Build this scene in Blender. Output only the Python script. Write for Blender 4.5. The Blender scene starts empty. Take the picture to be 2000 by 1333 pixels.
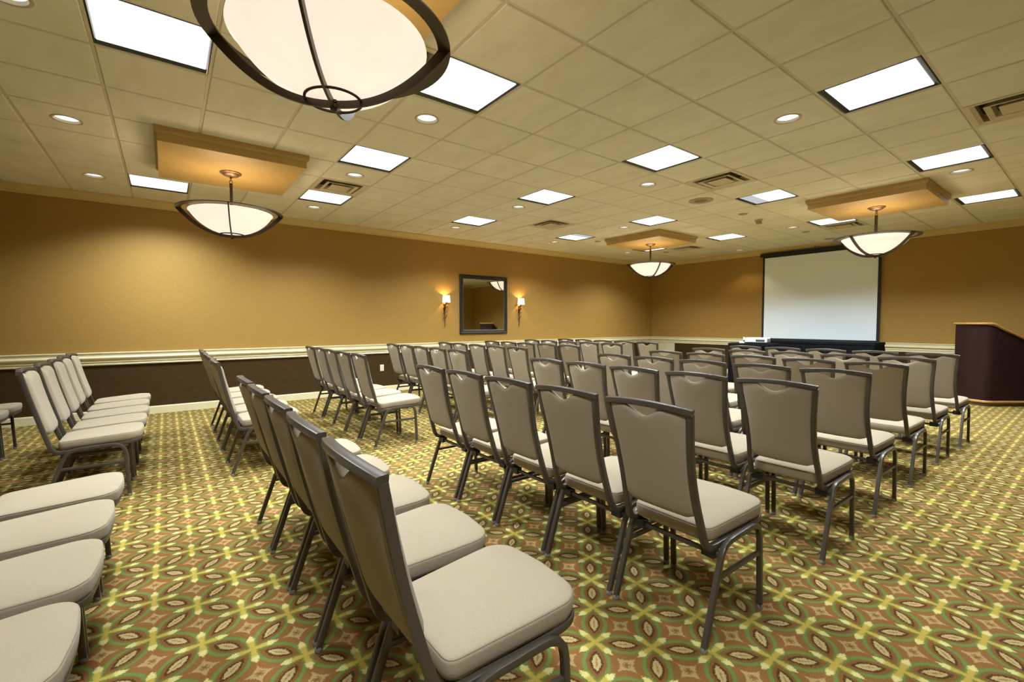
import bpy, bmesh, math, random
from mathutils import Vector, Matrix
random.seed(7)
scene = bpy.context.scene
C = scene.collection
PI = math.pi
# ------------------------------------------------------------------ camera, world, exposure
CAM_Z = 1.28
YAW, PITCH, ROLL, FPX = 0.9214, -0.0397, -0.0006, 889.7
cd = bpy.data.cameras.new('camera'); cam = bpy.data.objects.new('camera', cd); C.objects.link(cam)
cd.sensor_width = 36.0; cd.sensor_fit = 'HORIZONTAL'; cd.lens = 36.0 * FPX / 2000.0
cd.clip_start = 0.05; cd.clip_end = 100
fwd = Vector((-math.sin(YAW) * math.cos(PITCH), math.cos(YAW) * math.cos(PITCH), math.sin(PITCH)))
rt = Vector((math.cos(YAW), math.sin(YAW), 0)); up = rt.cross(fwd)
r2 = rt * math.cos(ROLL) + up * math.sin(ROLL); u2 = up * math.cos(ROLL) - rt * math.sin(ROLL)
cam.matrix_world = Matrix(((r2.x, u2.x, -fwd.x, 0), (r2.y, u2.y, -fwd.y, 0), (r2.z, u2.z, -fwd.z, CAM_Z), (0, 0, 0, 1)))
scene.camera = cam
w = bpy.data.worlds.new('world'); scene.world = w; w.use_nodes = True
w.node_tree.nodes['Background'].inputs[0].default_value = (1, 0.9, 0.75, 1)
w.node_tree.nodes['Background'].inputs[1].default_value = 0.02
scene.view_settings.view_transform = 'Standard'; scene.view_settings.look = 'None'
scene.view_settings.gamma = 1.0; scene.view_settings.use_curve_mapping = False
EXPOSURE = 0.22
scene.view_settings.exposure = EXPOSURE
scene.cycles.max_bounces = 7; scene.cycles.diffuse_bounces = 4; scene.cycles.glossy_bounces = 3
scene.cycles.sample_clamp_indirect = 4.0
scene.cycles.use_denoising = True; scene.cycles.use_adaptive_sampling = True; scene.cycles.adaptive_threshold = 0.04
# lamp powers (each lamp is made in its fixture's builder)
P_TROFFER = 53.0; P_DOWN = 14.0; P_BULB = 2.9; P_SCONCE = 8.0
COL_TROFFER = (0.86, 0.985, 1.06); COL_DOWN = (1.0, 0.80, 0.52); COL_BULB = (1.0, 0.76, 0.46)

# ------------------------------------------------------------------ helpers
def tag(o, label=None, cat=None, group=None, kind=None):
    if label: o['label'] = label
    if cat: o['category'] = cat
    if group: o['group'] = group
    if kind: o['kind'] = kind
    return o
def link(o, parent=None):
    C.objects.link(o)
    if parent is not None: o.parent = parent
    return o
def empty(name, loc=(0, 0, 0), rz=0.0):
    o = bpy.data.objects.new(name, None); o.location = loc; o.rotation_euler = (0, 0, rz); o.empty_display_size = 0.1
    return link(o)
class MB:
    def __init__(s): s.v = []; s.f = []; s.mi = []; s.cur = 0
    def add(s, vs, fs):
        b = len(s.v); s.v += [tuple(p) for p in vs]; s.f += [tuple(b + i for i in f) for f in fs]; s.mi += [s.cur] * len(fs)
    def box(s, x0, x1, y0, y1, z0, z1):
        s.add([(x0, y0, z0), (x1, y0, z0), (x1, y1, z0), (x0, y1, z0), (x0, y0, z1), (x1, y0, z1), (x1, y1, z1), (x0, y1, z1)],
              [(0, 3, 2, 1), (4, 5, 6, 7), (0, 1, 5, 4), (1, 2, 6, 5), (2, 3, 7, 6), (3, 0, 4, 7)])
    def loops(s, loops, closed=True, cap0=True, cap1=True):
        n = len(loops[0]); vs = [p for l in loops for p in l]; fs = []
        for i in range(len(loops) - 1):
            for j in range(n if closed else n - 1):
                a = i * n + j; b = i * n + (j + 1) % n
                fs.append((a, b, b + n, a + n))
        if cap0: fs.append(tuple(range(n - 1, -1, -1)))
        if cap1: fs.append(tuple((len(loops) - 1) * n + j for j in range(n)))
        s.add(vs, fs)
    def lathe(s, prof, seg=32, cx=0, cy=0, cap0=False, cap1=False):
        L = [[(cx + r * math.cos(2 * PI * k / seg), cy + r * math.sin(2 * PI * k / seg), z) for k in range(seg)] for r, z in prof]
        s.loops(L, True, cap0, cap1)
    def tube(s, path, prof, side=None, cap=True):
        """sweep closed 2-D profile [(a,b)] along path; side = vector the profile's 'a' axis keeps to (per point or one)."""
        P = [Vector(p) for p in path]; L = []
        for i, p in enumerate(P):
            t = (P[min(i + 1, len(P) - 1)] - P[max(i - 1, 0)]).normalized()
            sd = Vector(side) if side is not None else Vector((1, 0, 0))
            a = (sd - t * sd.dot(t))
            a = a.normalized() if a.length > 1e-5 else t.orthogonal().normalized()
            b = t.cross(a)
            k = 1.0
            L.append([p + a * q[0] * k + b * q[1] * k for q in prof])
        s.loops(L, True, cap, cap)
    def prism(s, poly, z0, z1):
        s.loops([[(x, y, z0) for x, y in poly], [(x, y, z1) for x, y in poly]])
    def build(s, name, mat, parent=None, smooth=None, loc=None):
        m = bpy.data.meshes.new(name); m.from_pydata(s.v, [], s.f)
        mats = mat if isinstance(mat, (list, tuple)) else [mat]
        for k in mats: m.materials.append(k)
        if len(mats) > 1: m.polygons.foreach_set('material_index', s.mi)
        bm = bmesh.new(); bm.from_mesh(m); bmesh.ops.recalc_face_normals(bm, faces=bm.faces); bm.to_mesh(m); bm.free()
        if smooth is not None:
            m.polygons.foreach_set('use_smooth', [True] * len(m.polygons))
            try: m.set_sharp_from_angle(angle=math.radians(smooth))
            except Exception: pass
        m.update()
        o = bpy.data.objects.new(name, m)
        if loc: o.location = loc
        return link(o, parent)
def rrect(a, b, r, n=2):
    out = []
    for cx, cy, s0 in ((a - r, b - r, 0), (-a + r, b - r, 90), (-a + r, -b + r, 180), (a - r, -b + r, 270)):
        for k in range(n + 1):
            t = math.radians(s0 + 90 * k / n); out.append((cx + r * math.cos(t), cy + r * math.sin(t)))
    return out
def circ(r, n=8): return [(r * math.cos(2 * PI * k / n), r * math.sin(2 * PI * k / n)) for k in range(n)]
def smoothpath(pts, sub=3):
    """Catmull-Rom through pts"""
    P = [Vector(p) for p in pts]; out = []
    for i in range(len(P) - 1):
        p0 = P[max(i - 1, 0)]; p1 = P[i]; p2 = P[i + 1]; p3 = P[min(i + 2, len(P) - 1)]
        for k in range(sub):
            t = k / sub
            out.append(0.5 * ((2 * p1) + (p2 - p0) * t + (2 * p0 - 5 * p1 + 4 * p2 - p3) * t * t + (3 * p1 - p0 - 3 * p2 + p3) * t ** 3))
    out.append(P[-1]); return out
def copy_tree(o, parent=None):
    c = o.copy(); C.objects.link(c); c.parent = parent
    for ch in o.children: copy_tree(ch, c)
    return c
# ------------------------------------------------------------------ materials
class NX:
    """tiny expression builder on Math nodes"""
    def __init__(s, nt, sock): s.nt = nt; s.s = sock
    def _op(s, op, *o):
        n = s.nt.nodes.new('ShaderNodeMath'); n.operation = op
        for i, q in enumerate((s,) + o):
            if isinstance(q, NX): s.nt.links.new(q.s, n.inputs[i])
            else: n.inputs[i].default_value = q
        return NX(s.nt, n.outputs[0])
    def __add__(s, o): return s._op('ADD', o)
    def __sub__(s, o): return s._op('SUBTRACT', o)
    def __mul__(s, o): return s._op('MULTIPLY', o)
    def __truediv__(s, o): return s._op('DIVIDE', o)
    def abs(s): return s._op('ABSOLUTE')
    def round(s): return s._op('ROUND')
    def min(s, o): return s._op('MINIMUM', o)
    def max(s, o): return s._op('MAXIMUM', o)
    def sqrt(s): return s._op('SQRT')
    def lt(s, o, soft=0.0):
        if not soft: return s._op('LESS_THAN', o)
        n = s.nt.nodes.new('ShaderNodeMapRange'); n.interpolation_type = 'SMOOTHSTEP'
        s.nt.links.new((s - o).s, n.inputs[0])
        n.inputs[1].default_value = -soft; n.inputs[2].default_value = soft; n.inputs[3].default_value = 1; n.inputs[4].default_value = 0
        return NX(s.nt, n.outputs[0])
def new_mat(name):
    m = bpy.data.materials.new(name); m.use_nodes = True
    nt = m.node_tree; return m, nt, nt.nodes['Principled BSDF']
def pos_node(nt):
    g = nt.nodes.new('ShaderNodeNewGeometry'); return g.outputs['Position']
def mixc(nt, fac, a, b):
    n = nt.nodes.new('ShaderNodeMix'); n.data_type = 'RGBA'
    if isinstance(fac, NX): nt.links.new(fac.s, n.inputs[0])
    elif hasattr(fac, 'links'): nt.links.new(fac, n.inputs[0])
    else: n.inputs[0].default_value = fac
    for i, q in ((6, a), (7, b)):
        if isinstance(q, tuple): n.inputs[i].default_value = (*q, 1)
        else: nt.links.new(q, n.inputs[i])
    return n.outputs[2]
def noise(nt, scale, detail=2.0, rough=0.5, vec=None, sx=None):
    n = nt.nodes.new('ShaderNodeTexNoise'); n.inputs['Scale'].default_value = scale
    n.inputs['Detail'].default_value = detail; n.inputs['Roughness'].default_value = rough
    v = vec if vec is not None else pos_node(nt)
    if sx:
        mp = nt.nodes.new('ShaderNodeMapping'); mp.inputs['Scale'].default_value = sx; nt.links.new(v, mp.inputs[0]); v = mp.outputs[0]
    nt.links.new(v, n.inputs['Vector']); return n.outputs['Fac']
def bump(nt, bs, height, strength, dist=0.002):
    b = nt.nodes.new('ShaderNodeBump'); b.inputs['Strength'].default_value = strength; b.inputs['Distance'].default_value = dist
    nt.links.new(height, b.inputs['Height']); nt.links.new(b.outputs[0], bs.inputs['Normal'])
def contrast(nt, f, lo, hi):
    n = nt.nodes.new('ShaderNodeMapRange'); nt.links.new(f, n.inputs[0]); n.inputs[1].default_value = lo; n.inputs[2].default_value = hi
    return n.outputs[0]
def plain(name, col, rough=0.5, metal=0.0, var=0.0, vscale=8, spec=0.5):
    m, nt, b = new_mat(name); b.inputs['Roughness'].default_value = rough; b.inputs['Metallic'].default_value = metal
    b.inputs['Specular IOR Level'].default_value = spec
    if var:
        f = contrast(nt, noise(nt, vscale, 3), 0.3, 0.7)
        nt.links.new(mixc(nt, f, tuple(c * (1 - var) for c in col), tuple(min(1, c * (1 + var)) for c in col)), b.inputs['Base Color'])
    else: b.inputs['Base Color'].default_value = (*col, 1)
    return m
def emis(name, col, strength, shade=None):
    m = bpy.data.materials.new(name); m.use_nodes = True; nt = m.node_tree; nt.nodes.clear()
    e = nt.nodes.new('ShaderNodeEmission'); o = nt.nodes.new('ShaderNodeOutputMaterial')
    e.inputs[0].default_value = (*col, 1); e.inputs[1].default_value = strength
    nt.links.new(e.outputs[0], o.inputs[0]); return m
M = {}
M['ceil_tile'] = None
def mk_tile():
    m, nt, b = new_mat('acoustic tile'); b.inputs['Roughness'].default_value = 0.95; b.inputs['Specular IOR Level'].default_value = 0.1
    f = contrast(nt, noise(nt, 2.2, 4, 0.6, sx=(1.0, 2.4, 1.0)), 0.40, 0.85)
    oi = nt.nodes.new('ShaderNodeObjectInfo')
    c1 = mixc(nt, oi.outputs['Random'], (0.76, 0.715, 0.615), (0.80, 0.755, 0.65))
    c = mixc(nt, f, c1, (0.675, 0.625, 0.49)); nt.links.new(c, b.inputs['Base Color'])
    bump(nt, b, noise(nt, 420, 2), 0.12, 0.001); return m
M['ceil_tile'] = mk_tile()
M['tee'] = plain('ceiling grid', (0.60, 0.54, 0.42), 0.6)
M['dark_void'] = plain('plenum black', (0.02, 0.018, 0.015), 0.9)
def mk_wallpaper():
    m, nt, b = new_mat('gold wallpaper'); b.inputs['Roughness'].default_value = 0.62; b.inputs['Specular IOR Level'].default_value = 0.25
    h1 = contrast(nt, noise(nt, 90, 3, 0.7, sx=(0.25, 0.25, 2.2)), 0.3, 0.7)
    h2 = contrast(nt, noise(nt, 90, 3, 0.7, sx=(2.2, 2.2, 0.25)), 0.3, 0.7)
    ca = mixc(nt, h1, (0.338, 0.194, 0.046), (0.42, 0.248, 0.062))
    cb = mixc(nt, h2, (0.328, 0.186, 0.042), (0.41, 0.242, 0.060))
    nt.links.new(mixc(nt, 0.5, ca, cb), b.inputs['Base Color'])
    bump(nt, b, h1, 0.12, 0.001); return m
M['wallpaper'] = mk_wallpaper()
def mk_wains():
    m, nt, b = new_mat('dark brown wallcovering'); b.inputs['Roughness'].default_value = 0.8; b.inputs['Specular IOR Level'].default_value = 0.08
    h1 = contrast(nt, noise(nt, 60, 4, 0.7, sx=(0.18, 0.18, 2.0)), 0.3, 0.72)
    nt.links.new(mixc(nt, h1, (0.042, 0.023, 0.0075), (0.070, 0.040, 0.014)), b.inputs['Base Color']); return m
M['wains'] = mk_wains()
M['trim'] = plain('cream painted trim', (0.72, 0.64, 0.40), 0.32, var=0.03)
M['crown'] = plain('tan crown paint', (0.60, 0.46, 0.19), 0.45, var=0.04)
M['soffit'] = plain('tan soffit paint', (0.46, 0.31, 0.105), 0.5, var=0.03)
def mk_carpet():
    m, nt, b = new_mat('patterned carpet'); b.inputs['Roughness'].default_value = 0.95; b.inputs['Specular IOR Level'].default_value = 0.08
    pos = pos_node(nt)
    # fuzz the pattern edges like tufts
    wn = nt.nodes.new('ShaderNodeTexNoise'); wn.inputs['Scale'].default_value = 170; wn.inputs['Detail'].default_value = 1; nt.links.new(pos, wn.inputs['Vector'])
    sub = nt.nodes.new('ShaderNodeVectorMath'); sub.operation = 'SUBTRACT'; nt.links.new(wn.outputs['Color'], sub.inputs[0]); sub.inputs[1].default_value = (.5, .5, .5)
    sc = nt.nodes.new('ShaderNodeVectorMath'); sc.operation = 'SCALE'; nt.links.new(sub.outputs[0], sc.inputs[0]); sc.inputs['Scale'].default_value = 0.017
    ad = nt.nodes.new('ShaderNodeVectorMath'); nt.links.new(pos, ad.inputs[0]); nt.links.new(sc.outputs[0], ad.inputs[1])
    sp = nt.nodes.new('ShaderNodeSeparateXYZ'); nt.links.new(ad.outputs[0], sp.inputs[0])
    x = NX(nt, sp.outputs[0]) + 0.901; y = NX(nt, sp.outputs[1]) - 1.655
    p = (x + y) / 0.3142; q = (y - x) / 0.3142
    a = p - p.round(); bb = q - q.round()
    aa = a.abs(); ab = bb.abs()
    al = (aa.max(ab) * -1.0) + 0.5; ac = aa.min(ab)
    def vesica(wd, ln): return ac / wd + (al / ln) * (al / ln)
    green = vesica(0.245, 0.50); green_in = vesica(0.175, 0.40); rust1 = vesica(0.160, 0.355); dark = vesica(0.115, 0.275); core = vesica(0.075, 0.205); slit = vesica(0.016, 0.13)
    ell = ((al / 0.33) * (al / 0.33) + (ac / 0.385) * (ac / 0.385)).sqrt()
    # petals along the world axes
    s_ = ((a + bb) * 0.70711).abs(); t_ = ((a - bb) * 0.70711).abs()
    lng = s_.max(t_); sht = s_.min(t_)
    pw = (lng * 0.11 + 0.034).min((lng * -0.60) + 0.245)      # half-width along petal
    pet = sht - pw
    rust = (0.198, 0.090, 0.026); olive = (0.125, 0.100, 0.026); cream = (0.33, 0.225, 0.085)
    ca = (aa * -1.0) + 0.5; cb = (ab * -1.0) + 0.5; mm = ca.max(cb)
    ros = mixc(nt, (mm - 0.085).abs().lt(0.014, 0.006), (0.215, 0.112, 0.036), cream)
    ros = mixc(nt, (ca - cb).abs().lt(0.018, 0.008), ros, cream)
    ros = mixc(nt, mm.lt(0.030, 0.008), ros, (0.16, 0.075, 0.024))
    col = mixc(nt, ell.lt(1.085, 0.02), ros, cream)
    col = mixc(nt, ell.lt(1.0, 0.02), col, rust)
    col = mixc(nt, green.lt(1.0, 0.05), col, (0.118, 0.165, 0.038))
    col = mixc(nt, green_in.lt(1.0, 0.05), col, olive)
    col = mixc(nt, rust1.lt(1.0, 0.06), col, (0.18, 0.072, 0.020))
    col = mixc(nt, dark.lt(1.0, 0.08), col, (0.062, 0.033, 0.009))
    col = mixc(nt, core.lt(1.0, 0.10), col, (0.37, 0.275, 0.115))
    col = mixc(nt, slit.lt(1.0, 0.25), col, (0.25, 0.135, 0.05))
    halo = pet.lt(0.035, 0.022) * (lng).lt(0.37, 0.03)
    col = mixc(nt, halo, col, (0.125, 0.145, 0.032))
    col = mixc(nt, pet.lt(0.0, 0.016), col, mixc(nt, lng.lt(0.225, 0.03), (0.52, 0.44, 0.165), (0.375, 0.27, 0.050)))
    tuft = noise(nt, 480, 2, 0.6)
    tv = nt.nodes.new('ShaderNodeMix'); tv.data_type = 'RGBA'; tv.blend_type = 'MULTIPLY'; tv.inputs[0].default_value = 1
    cr = nt.nodes.new('ShaderNodeMapRange'); nt.links.new(tuft, cr.inputs[0]); cr.inputs[1].default_value = .3; cr.inputs[2].default_value = .7; cr.inputs[3].default_value = .72; cr.inputs[4].default_value = 1.22
    nt.links.new(col, tv.inputs[6]); nt.links.new(cr.outputs[0], tv.inputs[7])
    nt.links.new(tv.outputs[2], b.inputs['Base Color'])
    bump(nt, b, tuft, 0.35, 0.003); return m
M['carpet'] = mk_carpet()
def mk_fabric():
    m, nt, b = new_mat('taupe woven fabric'); b.inputs['Roughness'].default_value = 0.9; b.inputs['Specular IOR Level'].default_value = 0.15
    tc = nt.nodes.new('ShaderNodeTexCoord')
    n1 = contrast(nt, noise(nt, 650, 2, 0.6, vec=tc.outputs['Object'], sx=(1, 0.35, 1)), 0.25, 0.75)
    n2 = contrast(nt, noise(nt, 7, 3, 0.6), 0.35, 0.8)
    c = mixc(nt, n1, (0.284, 0.226, 0.152), (0.366, 0.298, 0.208))
    c = mixc(nt, n2, c, mixc(nt, 0.35, c, (0.31, 0.235, 0.15)))
    nt.links.new(c, b.inputs['Base Color'])
    b.inputs['Sheen Weight'].default_value = 0.12; b.inputs['Sheen Roughness'].default_value = 0.4
    bump(nt, b, n1, 0.08, 0.001); return m
M['fabric'] = mk_fabric()
M['frame'] = plain('brown grey powder coated steel', (0.075, 0.060, 0.045), 0.36, 0.25, var=0.05, vscale=20)
M['black_plastic'] = plain('black plastic', (0.012, 0.012, 0.014), 0.4)
M['glide'] = plain('clear grey glide', (0.22, 0.21, 0.19), 0.15)
M['bronze'] = plain('dark bronze', (0.062, 0.043, 0.028), 0.38, 0.55, var=0.08, vscale=12)
M['bronze_lt'] = plain('bronze canopy', (0.20, 0.13, 0.07), 0.35, 0.6)
M['bowl'] = emis('lit alabaster glass', (1.0, 0.86, 0.70), 0.98)
def mk_bowl():
    m = bpy.data.materials.new('lit alabaster glass'); m.use_nodes = True; nt = m.node_tree; nt.nodes.clear()
    e = nt.nodes.new('ShaderNodeEmission'); o = nt.nodes.new('ShaderNodeOutputMaterial'); d = nt.nodes.new('ShaderNodeBsdfPrincipled'); ad = nt.nodes.new('ShaderNodeAddShader')
    f = contrast(nt, noise(nt, 5, 3, 0.6), 0.35, 0.75)
    nt.links.new(mixc(nt, f, (1.0, 0.88, 0.735), (1.0, 0.82, 0.64)), e.inputs[0]); e.inputs[1].default_value = 0.80
    d.inputs['Base Color'].default_value = (0.5, 0.45, 0.38, 1); d.inputs['Roughness'].default_value = 0.25
    nt.links.new(e.outputs[0], ad.inputs[0]); nt.links.new(d.outputs[0], ad.inputs[1]); nt.links.new(ad.outputs[0], o.inputs[0]); return m
M['bowl'] = mk_bowl()
M['diffuser'] = emis('lit diffuser', (1.0, 1.0, 0.98), 1.6)
M['diffuser_dim'] = emis('dim diffuser', (0.78, 0.80, 0.80), 0.62)
M['troffer_frame'] = plain('dark troffer reveal', (0.045, 0.05, 0.05), 0.25, 0.6)
M['down_lens'] = emis('lit downlight lens', (1.0, 0.97, 0.90), 1.35)
M['down_off'] = plain('unlit downlight lens', (0.50, 0.55, 0.60), 0.3)
M['down_trim'] = plain('cream downlight trim', (0.50, 0.42, 0.30), 0.5)
M['vent'] = plain('cream vent metal', (0.60, 0.52, 0.37), 0.45)
M['speaker'] = plain('tan speaker grille', (0.36, 0.30, 0.19), 0.6)
M['speaker_in'] = plain('dark speaker cone', (0.20, 0.155, 0.09), 0.7)
M['mirror'] = plain('mirror glass', (0.82, 0.84, 0.80), 0.02, 1.0)
M['mirror_frame'] = plain('black carved frame', (0.012, 0.011, 0.009), 0.55, 0.0, var=0.3, vscale=60)
M['mirror_lip'] = plain('pewter lip', (0.30, 0.27, 0.20), 0.3, 0.7)
M['sconce_metal'] = plain('rust brown iron', (0.05, 0.026, 0.012), 0.45, 0.4)
M['shade'] = emis('lit linen shade', (1.0, 0.90, 0.70), 1.15)
M['screen'] = plain('matte white screen', (0.88, 0.95, 1.0), 0.8, spec=0.1)
M['screen_black'] = plain('screen black border', (0.010, 0.010, 0.010), 0.7)
M['drape'] = plain('black drape', (0.005, 0.0055, 0.007), 0.9, var=0.3, vscale=15, spec=0.12)
M['white_plastic'] = plain('white plastic', (0.74, 0.74, 0.76), 0.3)
M['grey_plastic'] = plain('grey plastic', (0.17, 0.16, 0.18), 0.5)
M['port'] = plain('dark port panel', (0.05, 0.06, 0.05), 0.4)
def mk_mahog():
    m, nt, b = new_mat('dark mahogany laminate'); b.inputs['Roughness'].default_value = 0.55; b.inputs['Specular IOR Level'].default_value = 0.12
    f = contrast(nt, noise(nt, 14, 5, 0.7, sx=(3, 3, 0.25)), 0.3, 0.7)
    nt.links.new(mixc(nt, f, (0.020, 0.0075, 0.007), (0.034, 0.0125, 0.011)), b.inputs['Base Color']); return m
M['mahogany'] = mk_mahog()
M['oak'] = plain('oak edging', (0.47, 0.27, 0.08), 0.35, var=0.12, vscale=25)
M['toe'] = plain('brown toe kick', (0.16, 0.095, 0.03), 0.5)
M['outlet'] = plain('ivory plate', (0.80, 0.76, 0.62), 0.35)

# ------------------------------------------------------------------ room
CEIL = 2.994; XL, XR, YF, YB = -8.17, 1.60, 11.33, -3.0
TV = 0.61; TU = 0.6012
def gx(v): return -(v + 3.285) * 0.61
def gy(u): return (u * 0.9856 + 3.4195) * 0.61
def in_view(x, y, z, m=60):
    d = Vector((x, y, z - CAM_Z)); k = d.dot(fwd)
    if k < 0.05: return False
    px = 1000 + FPX * d.dot(r2) / k; py = 666.5 - FPX * d.dot(u2) / k
    return -m < px < 2000 + m and -m < py < 1333 + m
mb = MB(); mb.box(XL - .12, XR + .12, YB - .12, YF + .12, -0.06, 0.0)
floor = mb.build('floor', M['carpet']); tag(floor, 'green, rust and gold patterned carpet with flowers and ovals', kind='structure')
def wall(name, x0, x1, y0, y1, label):
    mb = MB(); mb.cur = 0; mb.box(x0, x1, y0, y1, 0.80, CEIL + .05); mb.cur = 1; mb.box(x0, x1, y0, y1, 0.0, 0.80)
    o = mb.build(name, [M['wallpaper'], M['wains']]); tag(o, label, kind='structure'); return o
wall('wall_left', XL - .12, XL, YB - .12, YF + .12, 'gold wallpaper over dark brown wainscot, wall with the mirror')
wall('wall_far', XL, XR, YF, YF + .12, 'gold wallpaper over dark brown wainscot, wall behind the screen')
wall('wall_right', XR, XR + .12, YB - .12, YF + .12, 'gold wallpaper wall facing the mirror')
wall('wall_back', XL, XR, YB - .12, YB, 'gold wallpaper wall behind the camera')
mb = MB(); mb.box(XL - .12, XR + .12, YB - .12, YF + .12, CEIL + .16, CEIL + .22)
ceiling = mb.build('ceiling', M['dark_void']); tag(ceiling, 'suspended ceiling of square cream acoustic tiles', kind='structure')
# mouldings: profile (projection, z) run along each wall
def run(name, prof, mat, label, wl):
    for side in wl:
        mb = MB()
        def pt(pr, z, e):
            if side == 'left': return (XL + pr, (YB + pr) if e == 0 else (YF - pr), z)
            if side == 'far': return ((XL + pr) if e == 0 else (XR - pr), YF - pr, z)
            if side == 'right': return (XR - pr, (YB + pr) if e == 0 else (YF - pr), z)
            return ((XL + pr) if e == 0 else (XR - pr), YB + pr, z)
        mb.loops([[pt(p, z, 0) for p, z in prof], [pt(p, z, 1) for p, z in prof]], True, True, True)
        o = mb.build(name.format(side=side), mat); tag(o, label.format(side=side), kind='structure')
ALL = ('left', 'far', 'right', 'back')
run('baseboard_{side}', [(0, 0), (.016, 0), (.016, .095), (.010, .108), (0, .108)], M['trim'], 'cream baseboard along the {side} wall', ALL)
rail = [(0, .888), (.030, .888), (.036, .882), (.034, .872), (.026, .864), (.026, .836), (.038, .830), (.046, .820), (.044, .806), (.026, .796), (.018, .784),
        (.018, .774), (.028, .768), (.028, .757), (.018, .750), (.018, .742), (.024, .732), (.020, .716), (0, .714)]
for i, s_ in enumerate(ALL): run('trim_%d' % (i + 1), rail, M['trim'], 'cream stepped chair rail on the {side} wall', (s_,))
crown = [(0, 2.882), (.016, 2.882), (.020, 2.894), (.020, 2.906), (.030, 2.914), (.048, 2.936), (.068, 2.955), (.078, 2.966), (.090, 2.972), (.092, 2.994), (0, 2.994)]
for i, s_ in enumerate(ALL): run('trim_%d' % (i + 5), crown, M['crown'], 'tan crown moulding at the top of the {side} wall', (s_,))
mb = MB(); mb.box(XL + .005, -7.39, YF - .014, YF + .001, .108, .716)
tag(mb.build('trim_9', M['trim']), 'cream panel below the chair rail in the room corner', kind='structure')

# ---- ceiling grid and tiles
TROFF = [(-4, -4), (-4, 2), (-4, 8)] + [(u, v) for u in (-1, 3, 7, 11) for v in (-2, 1, 4, 7) ]
VENTS = [(-1, 6), (5, 1), (5, 6), (5, -3), (12, 6), (12, 1), (-2, 1)]
DOWN = [(-5, -1), (-5, 2), (-5, 5), (-5, 8), (-1, 2), (-1, 5), (-1, 8), (3, -1), (4, 2), (3, 5), (3, 8), (7, 5), (7, 8), (8, -2), (11, -1), (11, 2), (11, 8), (14, 5), (14, 2)]
SPK = [(6, 2)]
U0, U1, V0, V1 = -9, 15, -9, 10
skip = set(TROFF) | set(VENTS)
holes = set(DOWN)
tee_hw = 0.009
for v in range(V0, V1 + 1):
    x = gx(v)
    if XL < x < XR:
        mb = MB(); mb.box(x - tee_hw, x + tee_hw, YB, YF, CEIL, CEIL + .03); mb.build('grid_tee', M['tee'], ceiling)
for u in range(U0, U1 + 1):
    y = gy(u)
    if YB < y < YF:
        mb = MB(); mb.box(XL, XR, y - tee_hw, y + tee_hw, CEIL + .0006, CEIL + .028); mb.build('grid_tee', M['tee'], ceiling)
def tile_mesh(x0, x1, y0, y1, hole=0.0, cx=0, cy=0):
    mb = MB(); g = .0105; b = .006; zf = CEIL - .006
    A = [(x0 + g, y0 + g), (x1 - g, y0 + g), (x1 - g, y1 - g), (x0 + g, y1 - g)]
    B = [(x0 + g + b, y0 + g + b), (x1 - g - b, y0 + g + b), (x1 - g - b, y1 - g - b), (x0 + g + b, y1 - g - b)]
    O = [(x0 + .003, y0 + .003), (x1 - .003, y0 + .003), (x1 - .003, y1 - .003), (x0 + .003, y1 - .003)]
    if not hole:
        mb.add([(*p, CEIL + .045) for p in O] + [(*p, CEIL + .0305) for p in O] + [(*p, CEIL + .0305) for p in A] + [(*p, CEIL - .001) for p in A] + [(*p, zf) for p in B],
               [(0, 1, 2, 3)] + [(4 * k + i, 4 * k + (i + 1) % 4, 4 * k + 4 + (i + 1) % 4, 4 * k + 4 + i) for k in range(4) for i in range(4)] + [(16, 17, 18, 19)])
    else:
        n = 8
        def sq(Q):
            out = []
            for i in range(4):
                p, q = Q[i], Q[(i + 1) % 4]
                for k in range(n): out.append((p[0] + (q[0] - p[0]) * k / n, p[1] + (q[1] - p[1]) * k / n))
            return out
        ring = [(cx + hole * math.cos(math.atan2(p[1] - cy, p[0] - cx)), cy + hole * math.sin(math.atan2(p[1] - cy, p[0] - cx))) for p in sq(B)]
        mb.loops([[(*p, CEIL + .0305) for p in ring], [(*p, CEIL + .0305) for p in sq(O)], [(*p, CEIL + .0304) for p in sq(A)], [(*p, CEIL - .001) for p in sq(A)], [(*p, zf) for p in sq(B)], [(*p, zf) for p in ring], [(*p, CEIL + .0305) for p in ring]], True, False, False)
    return mb
rest = MB(); proto_tile = None
for u in range(U0, U1 + 1):
    for v in range(V0, V1 + 1):
        if (u, v) in skip: continue
        xa, xb = gx(v + 1), gx(v); ya, yb = gy(u), gy(u + 1)
        x0, x1, y0, y1 = max(xa, XL), min(xb, XR), max(ya, YB), min(yb, YF)
        if x1 - x0 < .05 or y1 - y0 < .05: continue
        cut = (x0, x1, y0, y1) != (xa, xb, ya, yb)
        cx, cy = (xa + xb) / 2, (ya + yb) / 2
        vis = any(in_view(px, py, CEIL, 10) for px in (x0, cx, x1) for py in (y0, cy, y1) if x0 <= px <= x1 and y0 <= py <= y1)
        if (u, v) in holes: tile_mesh(x0, x1, y0, y1, .088, cx, cy).build('ceiling_tile', M['ceil_tile'], ceiling)
        elif not vis:
            t = tile_mesh(x0, x1, y0, y1); rest.add(t.v, t.f)
        elif cut: tile_mesh(x0, x1, y0, y1).build('ceiling_tile', M['ceil_tile'], ceiling)
        else:
            if proto_tile is None:
                proto_tile = tile_mesh(-.305, .305, -TU / 2, TU / 2).build('ceiling_tile', M['ceil_tile'], ceiling, loc=(cx, cy, 0))
            else:
                o = proto_tile.copy(); C.objects.link(o); o.location = (cx, cy, 0)
o = rest.build('outlying_tiles', M['ceil_tile'], ceiling); o['kind'] = 'stuff'
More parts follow.
